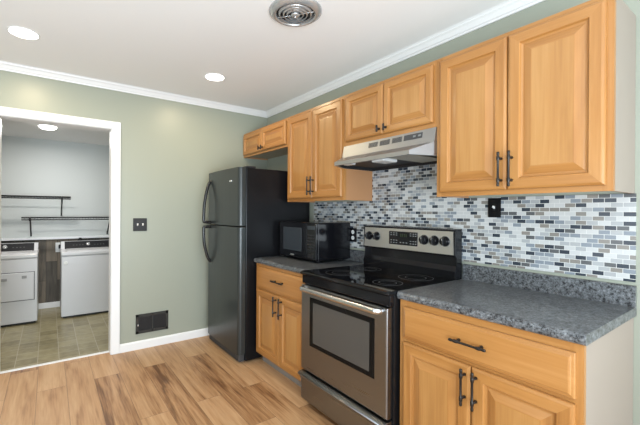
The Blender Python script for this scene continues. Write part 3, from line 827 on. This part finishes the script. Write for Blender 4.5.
def appliance(name, label, cat, x0, x1, yf, zt, dryer):
    t = thing(name, label, cat, ((x0 + x1) / 2, yf + 0.3, 0))
    yb = 2.10
    MB().box(x0, x1, yf + 0.012, yb, 0.022, zt - 0.05, 0.006).build('body', 'white_enamel', t)
    MB().box(x0 + 0.002, x1 - 0.002, yf, yf + 0.0125, 0.026, zt - 0.056, 0.005).build('front_panel', 'white_enamel', t)
    MB().box(x0 - 0.002, x1 + 0.002, yf - 0.004, yb, zt - 0.050, zt, 0.012).build('top', 'white_enamel', t)
    MB().box(x0 + 0.02, x1 - 0.02, yf + 0.03, yb - 0.02, 0.004, 0.024).build('base_gap', 'black_matte', t)
    MB().box(x0 + 0.06, x1 - 0.06, yf + 0.03, yf + 0.36, zt, zt + 0.008, 0.004).build('lid', 'white_enamel', t)
    pr = [(1.88, zt), (2.095, zt), (2.095, zt + 0.088), (1.965, zt + 0.088)]
    c = MB().prism(pr, 0, x0 + 0.004, x1 - 0.004, bev=0.005).build('console', 'white_enamel', t)
    def onslope(mb, xa, xb, s0, s1, out):
        y = lambda s: 1.88 + 0.085 * s; z = lambda s: zt + 0.088 * s
        n = Vector((0, -0.72, 0.69)) * out
        mb.hull([(xa, y(s0), z(s0)), (xb, y(s0), z(s0)), (xb, y(s1), z(s1)), (xa, y(s1), z(s1))],
                [(xa, y(s0) + n.y, z(s0) + n.z), (xb, y(s0) + n.y, z(s0) + n.z), (xb, y(s1) + n.y, z(s1) + n.z), (xa, y(s1) + n.y, z(s1) + n.z)])
        return mb
    onslope(MB(), x0 + 0.045, x1 - 0.045, 0.0, 0.99, 0.003).build('console_panel', 'console_black', c)
    xm = (x0 + x1) / 2 - 0.01
    MB().lathe([(0.026, 0), (0.026, 0.010), (0.020, 0.022), (0.016, 0.024)], (xm, 1.922, zt + 0.046), (0, -0.72, 0.69), 24).build('dial', 'silver', c)
    for k in (-1, 1):
        b_ = MB()
        for j in range(4): onslope(b_, xm + k * (0.07 + j * 0.035), xm + k * (0.07 + j * 0.035) + 0.018, 0.42, 0.52, 0.004)
        b_.build('indicator', 'dark_grey', c)
    for xx in (x0 + 0.05, x1 - 0.05):
        for yy in (yf + 0.06, yb - 0.06):
            MB().lathe([(0.02, 0), (0.02, 0.023)], (xx, yy, 0), (0, 0, 1), 14).build('foot', 'black_matte', t)
    if dryer:
        d = MB().box(-2.70, -2.235, yf - 0.012, yf - 0.0005, 0.285, 0.596, 0.006).build('door', 'white_enamel', t)
        MB().box(-2.56, -2.475, yf - 0.020, yf - 0.0115, 0.515, 0.545, 0.003).build('handle', 'grey', d)
        MB().box(-2.345, -2.300, yf - 0.015, yf - 0.0115, 0.530, 0.562, 0.002).build('badge', 'grey', d)
        r = MB()
        for (xa, xb, za, zb) in ((-2.708, -2.227, 0.277, 0.283), (-2.708, -2.227, 0.598, 0.604), (-2.233, -2.227, 0.277, 0.604), (-2.708, -2.702, 0.277, 0.604)):
            r.box(xa, xb, yf - 0.003, yf - 0.0002, za, zb)
        r.build('door_gap', 'dark_grey', t)
    else:
        MB().lathe([(0.022, 0), (0.022, 0.003), (0.018, 0.004)], (x0 + 0.045, yf - 0.0002, 0.675), (0, -1, 0), 22).build('badge', 'white_plastic', t)
    return t


appliance('washing_machine', 'white top-loading washing machine showing a plain front panel', 'washing machine', -1.971, -1.33, 1.49, 0.806, False)
appliance('clothes_dryer', 'white clothes dryer with square front door and small badge', 'clothes dryer', -2.84, -2.201, 1.48, 0.806, True)


def wire_shelf(label, x0, x1, z, brackets):
    t = thing('wire_shelf', label, 'shelf', ((x0 + x1) / 2, LY, z))
    m = MB(); yf = 1.89
    m.tube([(x0, yf, z), (x1, yf, z)], 0.0065, 8)
    m.tube([(x0, yf, z + 0.026), (x1, yf, z + 0.026)], 0.0075, 8)
    m.tube([(x0, LY - 0.008, z + 0.026), (x1, LY - 0.008, z + 0.026)], 0.004, 8)
    m.tube([(x0, 2.04, z + 0.022), (x1, 2.04, z + 0.022)], 0.004, 8)
    m.build('rail', 'black_matte', t)
    n = int((x1 - x0) / 0.032); w_ = MB()
    for k in range(n + 1):
        xx = x0 + (x1 - x0) * k / n
        w_.tube([(xx, yf, z), (xx, yf - 0.001, z + 0.030), (xx, LY - 0.006, z + 0.030)], 0.0016, 5)
    w_.build('wire_deck', 'black_matte', t)
    for bx in brackets:
        MB().tube([(bx, yf + 0.004, z + 0.012), (bx, LY - 0.012, z - 0.205)], 0.0085, 8).tube([(bx, LY - 0.0095, z - 0.175), (bx, LY - 0.0095, z - 0.222)], 0.0085, 8).build('bracket', 'black_matte', t)
        MB().tube([(bx - 0.001, yf - 0.004, z - 0.016), (bx - 0.001, yf - 0.004, z + 0.028)], 0.012, 8).build('clip', 'black_matte', t)


wire_shelf('upper black wire shelf on the laundry wall, above the dryer', -2.95, -1.862, 1.456, (-1.957, -2.70))
wire_shelf('lower black wire shelf on the laundry wall, above the washing machine', -2.372, -1.15, 1.188, (-2.287, -1.40))

t = thing('wall_outlet', 'white outlet plate with black plug on weathered planks between the laundry machines', 'outlet', (-1.975, LY - 0.013, 0.735))
MB().box(-2.022, -1.915, LY - 0.020, LY - 0.0125, 0.742, 0.872, 0.003).build('plate', 'white_plastic', t)
MB().box(-1.988, -1.940, LY - 0.062, LY - 0.0205, 0.79, 0.845, 0.008).build('plug', 'black_matte', t)
hc = MB()
hc.lathe([(0.030, 0), (0.034, 0.010), (0.026, 0.030), (0.012, 0.045)], (-1.738, LY - 0.06, 0.885), (0, 0, 1), 18).tube([(-1.738, LY - 0.06, 0.895), (-1.738, LY - 0.0125, 0.895)], 0.012, 10)
hc.tube([(-1.738, LY - 0.06, 0.892), (-1.738, LY - 0.062, 0.84), (-1.742, LY - 0.055, 0.70)], 0.012, 10)
tag(hc.build('hose_connection', 'black_matte'), 'small black hose fitting on the planks behind the washing machine', 'hose')

lx, ly = -2.11, 1.22
t = thing('flush_ceiling_light', 'bright flush ceiling light glowing behind the laundry doorway head', 'ceiling light', (lx, ly, LH))
MB().lathe([(0.090, -0.0005), (0.093, -0.006), (0.090, -0.012)], (lx, ly, LH), (0, 0, 1), 36).build('base_pan', 'trim', t)
MB().lathe([(0.086, -0.0122), (0.082, -0.024), (0.064, -0.036), (0.035, -0.043), (0.006, -0.045)], (lx, ly, LH), (0, 0, 1), 36).build('diffuser', 'lamp', t)
l = bpy.data.lights.new('laundry_light_beam', 'AREA'); l.shape = 'DISK'; l.size = 0.16; l.energy = 18; l.color = (1.0, 0.97, 0.93)
o = bpy.data.objects.new('laundry_light_beam', l); C.objects.link(o); o.location = (0, 0, -0.055); o.parent = t
